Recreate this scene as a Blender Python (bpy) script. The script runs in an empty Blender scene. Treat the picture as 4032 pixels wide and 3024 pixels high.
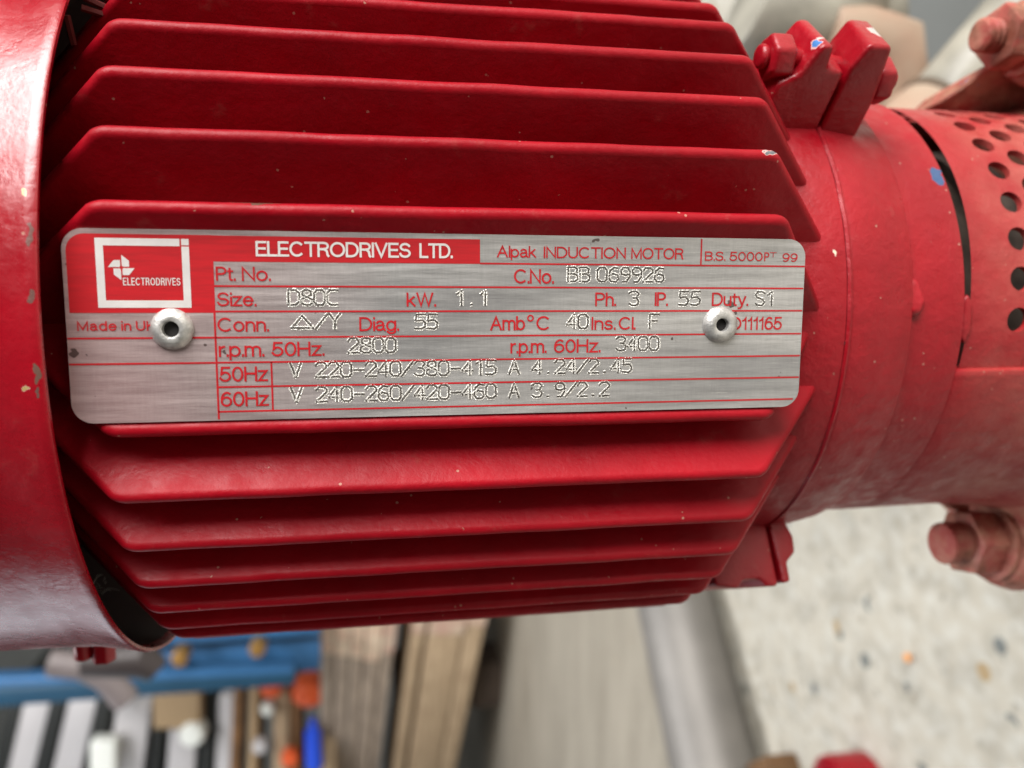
import bpy, bmesh, math, random
from mathutils import Vector, Matrix, noise
random.seed(7)
C = bpy.context.scene.collection
PI = math.pi
# ---------------------------------------------------------------- frame
# Everything is measured in millimetres in the motor's own frame: x along the
# shaft (towards the pump), y across the name plate, z out of the plate.
# The motor stands upright: world up is -x, so W() turns mm into world metres.
def W(p): return Vector((p[2], p[1], -p[0])) * 0.001
def rot3(a, b, g):
    return Matrix.Rotation(g, 3, 'Z') @ Matrix.Rotation(b, 3, 'Y') @ Matrix.Rotation(a, 3, 'X')
RC = rot3(0.1258, 0.1755, 0.0177)              # motor frame -> camera frame
TC = Vector((-7.1823, 8.7513, -117.9295))
FPX = 3100.47
CAMPOS = -(RC.transposed() @ TC)
def ray(px, py):
    return (RC.transposed() @ Vector(((px-2016)/FPX, -(py-1512)/FPX, -1.0))).normalized()
def at_z(px, py, z):
    d = ray(px, py); return CAMPOS + d*((z-CAMPOS.z)/d.z)
def at_x(px, py, x):
    d = ray(px, py); return CAMPOS + d*((x-CAMPOS.x)/d.x)
YA, ZA = 0.37, -65.6                            # shaft axis

# ---------------------------------------------------------------- camera
cam = bpy.data.cameras.new('camera'); co = bpy.data.objects.new('camera', cam); C.objects.link(co)
cam.sensor_width = 36; cam.lens = 36*FPX/4032
MW = Matrix(((0,0,1),(0,1,0),(-1,0,0)))         # motor frame -> world axes
co.matrix_world = Matrix.Translation(W(CAMPOS)) @ (MW @ RC.transposed()).to_4x4()
cam.clip_start = 0.005; cam.clip_end = 60
cam.dof.use_dof = True; cam.dof.focus_distance = 0.121; cam.dof.aperture_fstop = 14.5
bpy.context.scene.camera = co
# ---------------------------------------------------------------- light
w = bpy.data.worlds.new("World"); bpy.context.scene.world = w; w.use_nodes = True
nt = w.node_tree; bg = nt.nodes['Background']
tc = nt.nodes.new('ShaderNodeTexCoord'); sp = nt.nodes.new('ShaderNodeSeparateXYZ')
nt.links.new(tc.outputs['Generated'], sp.inputs[0])
rp = nt.nodes.new('ShaderNodeValToRGB'); mp = nt.nodes.new('ShaderNodeMapRange')
mp.inputs[1].default_value = -1; mp.inputs[2].default_value = 1
nt.links.new(sp.outputs['Z'], mp.inputs[0]); nt.links.new(mp.outputs[0], rp.inputs[0])
rp.color_ramp.elements[0].color = (.30,.29,.27,1); rp.color_ramp.elements[1].color = (.62,.66,.72,1)
nt.links.new(rp.outputs[0], bg.inputs[0]); bg.inputs[1].default_value = 0.065
def area(name, pos, size, size_y, power, col, target=(0,0,-30)):
    l = bpy.data.lights.new(name, 'AREA'); l.shape = 'RECTANGLE'; l.size = size; l.size_y = size_y
    l.energy = power; l.color = col
    o = bpy.data.objects.new(name, l); C.objects.link(o); o.location = W(pos)
    d = W(target) - W(pos); o.rotation_euler = d.to_track_quat('-Z', 'Y').to_euler(); return o
area('workshop_door_daylight', (-950, 2080, 1150), 1.9, 1.9, 150, (1,.975,.95))
area('far_window', (-1500, -3600, -1100), 2.0, 1.6, 15, (.86,.92,1))
area('ceiling_tube_light', (-2300, -300, -900), 2.4, .6, 75, (.98,.98,1), (300,-1100,-2300))
vs = bpy.context.scene.view_settings
vs.view_transform = 'Standard'; vs.look = 'None'; vs.exposure = 0.3; vs.gamma = 1

# ---------------------------------------------------------------- materials
def newmat(name):
    m = bpy.data.materials.new(name); m.use_nodes = True
    return m, m.node_tree, m.node_tree.nodes['Principled BSDF']
def N(nt, t, **kw):
    n = nt.nodes.new(t)
    for k, v in kw.items(): setattr(n, k, v)
    return n
def coords(nt, scale=(1,1,1)):
    t = N(nt, 'ShaderNodeTexCoord'); m = N(nt, 'ShaderNodeMapping'); m.inputs['Scale'].default_value = scale
    nt.links.new(t.outputs['Object'], m.inputs[0]); return m.outputs[0]
def noise_n(nt, vec, scale, detail=4, rough=.55):
    n = N(nt, 'ShaderNodeTexNoise'); n.inputs['Scale'].default_value = scale
    n.inputs['Detail'].default_value = detail; n.inputs['Roughness'].default_value = rough
    nt.links.new(vec, n.inputs['Vector']); return n.outputs['Fac']
def mrange(nt, v, a, b, c=0., d=1.):
    m = N(nt, 'ShaderNodeMapRange'); m.inputs[1].default_value = a; m.inputs[2].default_value = b
    m.inputs[3].default_value = c; m.inputs[4].default_value = d
    nt.links.new(v, m.inputs[0]); return m.outputs[0]
def mix(nt, f, a, b):
    m = N(nt, 'ShaderNodeMix', data_type='RGBA')
    for s, v in ((m.inputs[0], f), (m.inputs[6], a), (m.inputs[7], b)):
        if hasattr(v, 'is_output'): nt.links.new(v, s)
        elif isinstance(v, (int, float)): s.default_value = v
        else: s.default_value = (*v, 1)
    return m.outputs[2]
def math_n(nt, op, a, b=0.):
    m = N(nt, 'ShaderNodeMath', operation=op)
    for s, v in zip(m.inputs, (a, b)):
        if hasattr(v, 'is_output'): nt.links.new(v, s)
        else: s.default_value = v
    return m.outputs[0]
def bump(nt, bs, h, strength, dist):
    b = N(nt, 'ShaderNodeBump'); b.inputs['Strength'].default_value = strength; b.inputs['Distance'].default_value = dist
    nt.links.new(h, b.inputs['Height']); nt.links.new(b.outputs[0], bs.inputs['Normal'])
ROOT = Vector((175., YA, ZA))                    # foot of the motor and pump set, mm
def L(p): return W(Vector(p) - ROOT)             # part coordinates
BLUE = (.10,.24,.55); STEEL = (.34,.34,.33); DARKB = (.03,.06,.12); WHITE=(.75,.74,.70)
CHIPS = []                                       # (centre mm, radii mm, colour)
def paint(name, chips=(), dust=0.0, grime=0.0, rough=.3, bumps=1.0, base=(.30,.0018,.009)):
    m, nt, bs = newmat(name)
    v = coords(nt)
    big = noise_n(nt, v, 60, 5); fine = noise_n(nt, v, 900, 5, .6); mid = noise_n(nt, v, 260, 4)
    col = mix(nt, mrange(nt, big, .35, .7), tuple(c*.86 for c in base), tuple(min(1, c*1.1) for c in base))
    # pinhead pits and specks of dust in the paint
    vo = N(nt, 'ShaderNodeTexVoronoi'); vo.inputs['Scale'].default_value = 420; nt.links.new(v, vo.inputs['Vector'])
    sel = math_n(nt, 'GREATER_THAN', noise_n(nt, v, 210, 3), .57)
    speck = math_n(nt, 'MULTIPLY', math_n(nt, 'LESS_THAN', vo.outputs['Distance'], .10), sel)
    col = mix(nt, math_n(nt, 'MULTIPLY', speck, .55), col, (.48,.30,.22))
    # grey scuffs
    sc = math_n(nt, 'MULTIPLY', mrange(nt, noise_n(nt, v, 130, 6, .7), .62, .72), .35)
    col = mix(nt, sc, col, (.30,.06,.05))
    if dust > 0:
        sx = N(nt, 'ShaderNodeSeparateXYZ'); nt.links.new(v, sx.inputs[0])
        g = mrange(nt, sx.outputs['Z'], .080, .030, 0., 1.)          # towards the pump end
        dn = mrange(nt, noise_n(nt, v, 75, 7, .65), .30, .72)
        col = mix(nt, math_n(nt, 'MULTIPLY', math_n(nt, 'MULTIPLY', g, dn), dust), col, (.50,.23,.17))
    if grime > 0:
        gn = mrange(nt, noise_n(nt, v, 120, 8, .7), .42, .60)
        col = mix(nt, math_n(nt, 'MULTIPLY', gn, grime), col, (.40,.20,.13))
        gn = mrange(nt, noise_n(nt, v, 95, 6, .6), .50, .62)
        col = mix(nt, math_n(nt, 'MULTIPLY', gn, grime), col, (.17,.06,.035))
        gn = mrange(nt, noise_n(nt, v, 160, 3, .5), .70, .72)
        col = mix(nt, gn, col, BLUE)
    if chips:
        wob = N(nt, 'ShaderNodeTexNoise'); wob.inputs['Scale'].default_value = 700; nt.links.new(v, wob.inputs['Vector'])
        wv = N(nt, 'ShaderNodeVectorMath', operation='SUBTRACT'); nt.links.new(wob.outputs['Color'], wv.inputs[0]); wv.inputs[1].default_value = (.5,.5,.5)
        ws = N(nt, 'ShaderNodeVectorMath', operation='SCALE'); nt.links.new(wv.outputs[0], ws.inputs[0]); ws.inputs['Scale'].default_value = .0016
        va = N(nt, 'ShaderNodeVectorMath', operation='ADD'); nt.links.new(v, va.inputs[0]); nt.links.new(ws.outputs[0], va.inputs[1])
        for (c, r, colr) in chips:
            lc = L(c); s = Vector((r[2], r[1], r[0]))*.001
            a = N(nt, 'ShaderNodeVectorMath', operation='SUBTRACT'); nt.links.new(va.outputs[0], a.inputs[0]); a.inputs[1].default_value = lc
            d = N(nt, 'ShaderNodeVectorMath', operation='DIVIDE'); nt.links.new(a.outputs[0], d.inputs[0]); d.inputs[1].default_value = s
            ln = N(nt, 'ShaderNodeVectorMath', operation='LENGTH'); nt.links.new(d.outputs[0], ln.inputs[0])
            if sum(colr) > .35: col = mix(nt, math_n(nt, 'LESS_THAN', ln.outputs['Value'], 1.14), col, (.60,.34,.32))
            col = mix(nt, math_n(nt, 'LESS_THAN', ln.outputs['Value'], 1.0), col, colr)
    nt.links.new(col, bs.inputs['Base Color'])
    bs.inputs['Specular IOR Level'].default_value = .42 if name != 'fin_paint' else .22
    rr = mrange(nt, mid, .3, .75, rough*.8, rough*1.45 + dust*.25)
    nt.links.new(rr, bs.inputs['Roughness'])
    h = math_n(nt, 'ADD', math_n(nt, 'MULTIPLY', mid, 1.0), math_n(nt, 'MULTIPLY', fine, .35))
    h = math_n(nt, 'ADD', h, math_n(nt, 'MULTIPLY', speck, -.6))
    bump(nt, bs, h, .55*bumps, .00035)
    return m
def simple(name, col, rough=.5, metal=0., var=.15, scale=60, b=0., bd=.0005, col2=None, stretch=(1,1,1), lo=.35, hi=.68):
    m, nt, bs = newmat(name); v = coords(nt, stretch); n = noise_n(nt, v, scale, 6, .6)
    c2 = col2 or tuple(c*(1-var) for c in col)
    nt.links.new(mix(nt, mrange(nt, n, lo, hi), col, c2), bs.inputs['Base Color'])
    bs.inputs['Roughness'].default_value = rough; bs.inputs['Metallic'].default_value = metal
    if b: bump(nt, bs, n, b, bd)
    return m
M_black = simple('dark_interior', (.012,.010,.010), .8)
M_steel = simple('steel', (.42,.42,.42), .38, .9, b=.2)
def brushed(name, base=(.55,.54,.53)):
    m, nt, bs = newmat(name)
    v1 = coords(nt, (1, 60, 1)); v2 = coords(nt, (1, 9, .35)); v3 = coords(nt, (1, .6, 9)); v = coords(nt)
    # object axes: X out of the plate, Y across, Z along; grain runs along Z
    g1 = noise_n(nt, coords(nt, (1, 30, 1)), 260, 6, .7)
    g2 = noise_n(nt, coords(nt, (1, 7, .5)), 150, 5, .6)
    g3 = noise_n(nt, coords(nt, (1, 1, 14)), 300, 3, .6)
    big = noise_n(nt, v, 55, 4)
    f = math_n(nt, 'ADD', math_n(nt, 'MULTIPLY', g1, .45), math_n(nt, 'MULTIPLY', g2, .45))
    f = math_n(nt, 'ADD', f, math_n(nt, 'MULTIPLY', g3, .12))
    col = mix(nt, mrange(nt, f, .40, .62), tuple(c*.70 for c in base), tuple(c*1.12 for c in base))
    st = mrange(nt, noise_n(nt, coords(nt, (1, 22, 1.0)), 70, 8, .75), .60, .68)
    col = mix(nt, math_n(nt, 'MULTIPLY', st, .45), col, (.16,.15,.15))
    arcs = noise_n(nt, coords(nt, (1, 3.2, .55)), 26, 3, .5)
    wv = N(nt, 'ShaderNodeTexWave', wave_type='BANDS', bands_direction='Z'); wv.inputs['Scale'].default_value = 0
    col = mix(nt, mrange(nt, arcs, .46, .66), col, mix(nt, .5, col, (.17,.17,.18)))
    gl = mrange(nt, noise_n(nt, coords(nt, (1, 46, 2.2)), 55, 9, .8), .61, .65)
    col = mix(nt, math_n(nt, 'MULTIPLY', gl, .5), col, (.80,.78,.74))
    sx = N(nt, 'ShaderNodeSeparateXYZ'); nt.links.new(v, sx.inputs[0])      # pink reflected light painted into the plate colour at the fan end
    pink_cast = math_n(nt, 'MULTIPLY', mrange(nt, sx.outputs['Z'], .185, .232), mrange(nt, big, .2, .8, .75, 1.))
    col = mix(nt, math_n(nt, 'MULTIPLY', pink_cast, .5), col, (.62,.20,.20))
    dk = math_n(nt, 'MULTIPLY', mrange(nt, noise_n(nt, v, 420, 2, .5), .735, .75), .8)
    col = mix(nt, dk, col, (.06,.03,.025))
    nt.links.new(col, bs.inputs['Base Color'])
    bs.inputs['Metallic'].default_value = .6
    nt.links.new(mrange(nt, g2, .3, .7, .30, .46), bs.inputs['Roughness'])
    bump(nt, bs, f, .35, .00004)
    return m
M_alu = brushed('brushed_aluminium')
M_rivet = simple('rivet_aluminium', (.66,.645,.62), .42, .6, var=.45, scale=650, b=.8, bd=.0003)
def inkmat():
    m, nt, bs = newmat('red_ink'); v = coords(nt)
    n = noise_n(nt, coords(nt, (1, 9, .7)), 180, 6, .7)
    nt.links.new(mix(nt, mrange(nt, n, .4, .7), (.47,.008,.014), (.34,.008,.012)), bs.inputs['Base Color'])
    bs.inputs['Roughness'].default_value = .42; bump(nt, bs, n, .2, .00003); return m
M_ink = inkmat()
M_print = simple('bare_metal_print', (.80,.76,.74), .45, .35, var=.12, scale=300)
M_pit = simple('stamped_pit_dark', (.12,.105,.09), .6, .3, var=.7, scale=1500)  # flat dark tone for the punched pits
M_burr = simple('stamped_burr', (.74,.72,.67), .38, .4, var=.35, scale=800)

# ---------------------------------------------------------------- mesh helpers
def link(name, me, mat, parent=None, mats=None):
    o = bpy.data.objects.new(name, me); C.objects.link(o)
    if parent: o.parent = parent
    if mat: me.materials.append(mat)
    return o
def smooth(me, ang=35):
    for p in me.polygons: p.use_smooth = True
    me.set_sharp_from_angle(angle=math.radians(ang))
def obj(name, bm, mat, parent=None, org=ROOT, sm=35):
    """bm holds mm in the motor frame; org is the mm point that becomes the local origin"""
    for v in bm.verts: v.co = W(v.co - Vector(org))
    bmesh.ops.recalc_face_normals(bm, faces=bm.faces)
    me = bpy.data.meshes.new(name); bm.to_mesh(me); bm.free()
    if sm: smooth(me, sm)
    o = link(name, me, mat, parent)
    if parent is None: o.location = W(org)
    return o
def bev(bm, off, seg=2, ang=30, edges=None):
    bmesh.ops.recalc_face_normals(bm, faces=bm.faces); bm.normal_update()
    es = edges or [e for e in bm.edges if len(e.link_faces) == 2 and e.calc_face_angle(0) > math.radians(ang)]
    bmesh.ops.bevel(bm, geom=es, offset=off, segments=seg, affect='EDGES', profile=.5, clamp_overlap=True)
def hexa(bm, P):
    vs = [bm.verts.new(p) for p in P]
    for f in ((0,1,2,3),(4,5,6,7),(0,1,5,4),(1,2,6,5),(2,3,7,6),(3,0,4,7)): bm.faces.new([vs[i] for i in f])
    return vs
def box(bm, lo, hi):
    x0,y0,z0 = lo; x1,y1,z1 = hi
    hexa(bm, [(x0,y0,z0),(x1,y0,z0),(x1,y1,z0),(x0,y1,z0),(x0,y0,z1),(x1,y0,z1),(x1,y1,z1),(x0,y1,z1)])
def frame_box(bm, P, A, B, Cv):
    """box with corner P and edge vectors A, B, Cv"""
    P = Vector(P); A = Vector(A); B = Vector(B); Cv = Vector(Cv)
    hexa(bm, [P, P+A, P+A+B, P+B, P+Cv, P+A+Cv, P+A+B+Cv, P+B+Cv])
def prism(bm, pts, f0, f1):
    """closed polygon pts; f0/f1 map a point to the two caps"""
    a = [bm.verts.new(f0(p)) for p in pts]; b = [bm.verts.new(f1(p)) for p in pts]
    n = len(pts); bm.faces.new(a); bm.faces.new(b[::-1])
    for i in range(n): bm.faces.new((a[i], a[(i+1)%n], b[(i+1)%n], b[i]))
    return a, b
def onaxis(x, R, th): return Vector((x, YA + R*math.sin(th), ZA + R*math.cos(th)))
def revolve(bm, prof, t0=-PI, t1=PI, n=160, closed=True, pos=onaxis):
    rings = []
    full = abs(t1-t0) > 2*PI-1e-6
    m = n if full else n+1
    for i in range(m):
        th = t0 + (t1-t0)*i/n
        rings.append([bm.verts.new(pos(x, R, th)) for x, R in prof])
    k = len(prof)
    for i in range(n):
        a, b = rings[i], rings[(i+1) % m]
        for j in range(k if closed else k-1):
            bm.faces.new((a[j], a[(j+1)%k], b[(j+1)%k], b[j]))
    if closed and not full:
        bm.faces.new(rings[0]); bm.faces.new(rings[-1][::-1])
def tube(bm, pts, r, n=12, caps=True):
    pts = [Vector(p) for p in pts]; rings = []
    rr = r if isinstance(r, (list, tuple)) else [r]*len(pts)
    up = Vector((0,0,1))
    for i, p in enumerate(pts):
        d = (pts[min(i+1, len(pts)-1)] - pts[max(i-1, 0)]).normalized()
        s = d.cross(up)
        if s.length < 1e-3: s = d.cross(Vector((0,1,0)))
        s.normalize(); t = d.cross(s).normalized()
        rings.append([bm.verts.new(p + (s*math.cos(2*PI*k/n) + t*math.sin(2*PI*k/n))*rr[i]) for k in range(n)])
    for a, b in zip(rings, rings[1:]):
        for k in range(n): bm.faces.new((a[k], a[(k+1)%n], b[(k+1)%n], b[k]))
    if caps: bm.faces.new(rings[0]); bm.faces.new(rings[-1][::-1])
def thing(name, label, cat, org, group=None):
    o = bpy.data.objects.new(name, None); C.objects.link(o); o.location = W(org); o.empty_display_size = .02
    o['label'] = label; o['category'] = cat
    if group: o['group'] = group
    return o
def tag(o, label, cat, group=None):
    o['label'] = label; o['category'] = cat
    if group: o['group'] = group
    return o
def kind(o, k='structure'): o['kind'] = k; return o

# ================================================================ THE MOTOR
K = math.sqrt(.5)
def US(x, u, s, sg=1):       # point from shaft-aligned quadrant coordinates (u outwards at 45 deg, s across)
    return Vector((x, YA + sg*(u*K + s*K), ZA + u*K - s*K))
RT = 69.1
S_UP = [-35.7,-25.9,-16.1,-6.1,4.65,14.05,23.45,32.85,42.2]
S_LO = [-35.0,-27.05,-17.85,-8.55,.35,9.15,18.95,28.5,38.0]
def chip_on_fin(px, py, R=68.3):
    d = ray(px, py); o = CAMPOS
    a = d.y**2 + d.z**2; b = (o.y-YA)*d.y + (o.z-ZA)*d.z; c = (o.y-YA)**2 + (o.z-ZA)**2 - R*R
    D = max(b*b - a*c, 0); return o + d*((-b-math.sqrt(D))/a)
fin_chips = [
 (chip_on_fin(3022, 602, 68.5), (1.35,.55,.9), (.13,.14,.15)), (chip_on_fin(3036, 608, 68.2), (.7,.3,.6), DARKB),
 (chip_on_fin(655, 1728, 68.2), (.5,.42,.8), (.12,.17,.22)),
 (chip_on_fin(2356, 2212, 68.3), (.62,.32,.9), (.16,.20,.24)),
 (chip_on_fin(2254, 2300, 68.3), (.42,.32,.9), (.06,.12,.28)),
 (chip_on_fin(1170, 2432, 68.3), (.75,.5,1.2), (.05,.08,.14)),
 (chip_on_fin(1010, 803, 68.4), (3.4,.5,.7), (.10,.05,.035)),
 (chip_on_fin(1110, 815, 67.4), (2.2,.6,.9), (.09,.045,.03)),
 (chip_on_fin(1000, 503, 68.6), (.9,.16,.4), WHITE),
 (chip_on_fin(2403, 1984, 60.5), (.30,.30,.5), (.45,.40,.30)),
]
rc = random.Random(21)
for px, py in ((620,1990),(1460,1962),(2490,2098),(2090,2254),(1330,270),(1830,540),(2550,362),(760,494),(2700,826),(1650,2112)):
    fin_chips.append((chip_on_fin(px, py, 68.6), (rc.uniform(.14,.34), rc.uniform(.16,.3), rc.uniform(.3,.6)), rc.choice([(.06,.07,.09),(.10,.05,.04),(.30,.27,.24)])))
M_fin = paint('fin_paint', fin_chips, bumps=1.0, rough=.42)
M_red = paint('motor_red_paint', rough=.30)
M_gap_shade = paint('gap_shade_paint', rough=.6, base=(.10,.006,.006))  # dark red: shade of the deep gaps put into the paint colour
cover_chips = [((-60.3,a,b), r, c) for a,b,r,c in []]
def on_cover(px, py, R=70.6): return chip_on_fin(px, py, R)
M_cover = paint('cover_paint', [(on_cover(x,y), r, c) for x,y,r,c in (
   (122,925,(.35,1.6,1.),(.16,.07,.06)), (124,1165,(.30,1.2,1.),(.15,.07,.06)), (146,1468,(.4,1.3,1.),(.15,.08,.06)), (155,1545,(.3,.9,1.),(.14,.07,.06)),
   (88,760,(.35,.5,.8),(.62,.50,.22)), (98,1530,(.4,.4,.6),(.40,.30,.12)))], rough=.26, bumps=.8)
M_cover.node_tree.nodes['Principled BSDF'].inputs['Specular IOR Level'].default_value = .7
M_cover.node_tree.nodes['Principled BSDF'].inputs['Coat Weight'].default_value = .35
M_cover.node_tree.nodes['Principled BSDF'].inputs['Coat Roughness'].default_value = .22
M_flange = paint('flange_paint', [
  (chip_on_fin(3178, 196, 71.0), (.1,.1,.1), BLUE), (onaxis(96.2, 49.9, math.radians(33)), (1.3,2.2,2.4), (.045,.09,.20)), (onaxis(68.3,54.2,math.radians(12.5)), (.3,.45,.4), (.7,.6,.45))], dust=.9, rough=.34, bumps=1.8)

motor = thing('motor_pump', 'red finned electric motor with riveted aluminium rating plate, bolted on top of its pump', 'motor', ROOT)

# body barrel under the fins
bm = bmesh.new()
revolve(bm, [(-125,46),(64,46),(64,20),(-125,20)], n=96)
obj('stator_barrel', bm, M_gap_shade, motor)
# cooling fins
def fin(s, sg, thick=1.1):
    ut = 57.4 if (s == -35.0) else math.sqrt(max(RT*RT - s*s, 30**2))
    ub = math.sqrt(max(44.5**2 - s*s, 0)) if abs(s) < 44 else 0
    ub = max(ub-1.5, 8)
    bm = bmesh.new()
    def arc(cx, cu, r, a0, a1, n=5):
        return [(cx + r*math.cos(math.radians(a0+(a1-a0)*i/n)), cu + r*math.sin(math.radians(a0+(a1-a0)*i/n))) for i in range(n+1)]
    xl, xr = -52.5, 52.0
    pts = [(-72, ub), (-72, ut-22)]
    pts += arc(xl+3.6, ut-4.2, 4.2, 128, 90)
    seed = s*3.1 + sg*17
    for i in range(1, 26):
        x_ = xl+3.6 + (xr-3.2-xl-3.6)*i/26
        pts.append((x_, ut + .16*noise.noise(Vector((x_*.09, seed, 0))) + .05*noise.noise(Vector((x_*.6, seed, 3)))))
    pts += arc(xr-3.2, ut-3.6, 3.6, 90, 41)
    dx = (ut-3.6+3.6*math.sin(math.radians(41)) - ub)
    pts += [(xr + (.74 if s < -33 else .9)*dx, ub)]
    n = len(pts); r = thick; NP = 9
    nrm = []
    for i in range(n):
        a = pts[max(i-1, 0)]; b = pts[min(i+1, n-1)]
        dx_, du_ = b[0]-a[0], b[1]-a[1]; l_ = math.hypot(dx_, du_)
        nrm.append((du_/l_, -dx_/l_))                      # inwards
    rows = []
    for i, p in enumerate(pts):
        row = []
        for k in range(NP):
            ph = -PI/2 + PI*k/(NP-1)
            q = (p[0] + nrm[i][0]*r*(1-math.cos(ph)), p[1] + nrm[i][1]*r*(1-math.cos(ph)))
            t = r*math.sin(ph)*(1 + max(0, ut-q[1])*.028/r) + .05*noise.noise(Vector((p[0]*.12, seed, 7)))
            row.append(bm.verts.new(US(q[0], q[1], s + t, sg)))
        rows.append(row)
    for i in range(n-1):
        for k in range(NP-1): bm.faces.new((rows[i][k], rows[i][k+1], rows[i+1][k+1], rows[i+1][k]))
    bm.faces.new([rw[0] for rw in rows]); bm.faces.new([rw[-1] for rw in rows][::-1])
    return bm
for s in S_UP: obj('cooling_fin', fin(s, 1), M_fin, motor, sm=50)
for i, s in enumerate(S_LO): obj('cooling_fin', fin(s, -1), M_fin, motor, sm=50)

# plate pad between the two innermost fins
bm = bmesh.new()
P = [(-50,-12.8),(-49,-13.6),(48.5,-13.6),(52,-11),(52.5,-2),(52.5,2),(52,11),(48.5,13.0),(-49,13.0),(-50,12.2)]
prism(bm, P, lambda p: Vector((p[0], p[1], -1.0)), lambda p: Vector((p[0]*1.02, p[1]*.8, -22)))
bev(bm, .5, 2)
obj('plate_pad', bm, M_red, motor)

bm = bmesh.new()
for (x0_, y0_, x1_, y1_) in ((262,60,290,175),(320,30,455,72),(330,-10,460,50)):
    tube(bm, [at_z(x0_, y0_, -22), at_z(x1_, y1_, -24)], .55, 6)
obj('casting_ribs', bm, M_gap_shade, motor)
# fan cover: a deep pressed sheet cup with a flared lip
bm = bmesh.new()
prof = [(-150,66.2),(-146,68.2),(-100,68.6),(-72,69.0),(-66.0,69.25),(-64.6,69.4),(-63.4,69.65),(-60.5,70.2),(-58.0,70.75),(-56.9,70.95),(-56.35,70.75),(-56.3,70.2),
        (-57.2,69.7),(-60.5,69.0),(-64,68.1),(-100,67.4),(-149,65.0)]
revolve(bm, prof, n=220, closed=True)
obj('fan_cover', bm, M_cover, motor, sm=40)
bm = bmesh.new(); revolve(bm, [(-57.9,69.45),(-60.5,68.85),(-64,67.95),(-100,67.25),(-148,65.2)], n=160, closed=False)
obj('cover_shade_skin', bm, simple('gap_shade_inside', (.035,.022,.02), .6), motor)  # added inner skin, shade of the gap put into its near-black colour
bm = bmesh.new(); revolve(bm, [(-149.5,66),(-149.5,2),(-148,2),(-148,66)], n=90)
obj('fan_grille', bm, M_red, motor)
bm = bmesh.new(); revolve(bm, [(-66,20),(-66,45.5),(-74,45.5),(-74,20)], n=90)
obj('rear_end_shield', bm, M_black, motor)

# drive end shield (to the seam) and the adaptor that bolts to it
bm = bmesh.new()
revolve(bm, [(57,30),(57,50),(58.5,53.2),(60.5,54.1),(70.2,54.25),(70.75,53.7),(70.75,30)], n=200)
obj('end_shield', bm, M_flange, motor)
bm = bmesh.new()
revolve(bm, [(70.6,53.6),(70.35,54.25),(70.75,54.65),(71.15,54.5),(71.3,53.6)], n=260, pos=lambda x,R,th: onaxis(x+.13*noise.noise(Vector((th*9,1,2))), R+.10*noise.noise(Vector((th*13,5,0))), th))
obj('paint_seam', bm, M_flange, motor)

# adaptor bracket: shell with a window for the guard
WT0, WT1 = math.radians(-12), math.radians(96)
bm = bmesh.new()
full = [(71.0,30),(71.0,53.9),(72.0,54.1),(78.0,53.2),(84.6,51.9),(85.4,51.5),(86.3,50.0),(88,49.9),(97.6,49.9),(97.6,45.5),(92,45),(88,30)]
revolve(bm, full, n=220)
obj('adaptor_ring', bm, M_flange, motor, sm=30)
bm = bmesh.new()
rest = [(97.4,49.9),(112,49.7),(122,49.6),(134,50.2),(146,52),(156,57),(175,62),(175,45.5),(97.4,45.5)]
revolve(bm, rest, t0=WT1, t1=WT0+2*PI, n=150)
bev(bm, .8, 2, ang=60)
obj('adaptor_window_frame', bm, M_flange, motor, sm=30)
bm = bmesh.new()
revolve(bm, [(134,9),(134,46),(142,50),(150,58),(158,66),(175,68),(175,9)], n=120)
obj('pump_flange', bm, None, motor, sm=30).data.materials.append(paint('dirty_paint', dust=1., grime=.85, rough=.5, bumps=2.))
M_dirty = bpy.data.materials['dirty_paint']

# perforated coupling guard
bm = bmesh.new()
RG, CP, CL = 48.5, 9.5, 6.3
x0 = 110.9
def gp(x, thd, R=RG):
    return onaxis(x + 2.6*(thd/54.) , R, math.radians(thd))
def cell(xc, tc, hole=True):
    hx, ht = CL/2, CP/2
    nb = 16; rim = []; hol = []
    for k in range(nb):
        a = 2*PI*k/nb + PI/nb*0
        ca, sa = math.cos(a), math.sin(a); m = max(abs(ca), abs(sa))
        rim.append((xc + hx*ca/m, tc + ht*sa/m)); 
        hol.append((xc + 2.42*ca, tc + math.degrees(2.42/RG)*sa))
    if hole:
        r = [bm.verts.new(gp(*p)) for p in rim]; h = [bm.verts.new(gp(*p)) for p in hol]; g = [bm.verts.new(gp(p[0],p[1],RG-1.3)) for p in hol]
        for k in range(nb):
            k2 = (k+1)%nb
            bm.faces.new((r[k], r[k2], h[k2], h[k])); bm.faces.new((h[k], h[k2], g[k2], g[k]))
    else:
        r = [bm.verts.new(gp(*p)) for p in rim]; bm.faces.new(r)
for ci in range(6):
    xc = x0 + ci*CL
    off = 0 if ci % 2 == 0 else CP/2
    for ri in range(-3, 13):
        tcen = -.7 + off + ri*CP
        cell(xc, tcen, hole=ri >= 0)
# plain margin between the window edge and the first holes
cols = []
for ri in range(0, 66):
    th = -.7 - 3.5*CP + ri*(16*CP/65.)
    cols.append([bm.verts.new(gp(x, th)) for x in (99.9, 100.3, 104, 107.78)])
for a, b in zip(cols, cols[1:]):
    for j in range(3): bm.faces.new((a[j], a[j+1], b[j+1], b[j]))
bmesh.ops.remove_doubles(bm, verts=bm.verts, dist=.03)
og = obj('coupling_guard', bm, M_flange, motor, sm=40)
bm = bmesh.new()
prism(bm, [(98.0,-4.5),(98.2,4.2),(99.2,5.2),(100.3,2.),(100.2,-3.),(99.2,-6.2)], lambda p: onaxis(p[0], 45, math.radians(p[1])), lambda p: onaxis(p[0], 49.3, math.radians(p[1])))
bev(bm, .5, 3, 20); obj('seam_filler', bm, M_flange, motor, sm=60)
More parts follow.
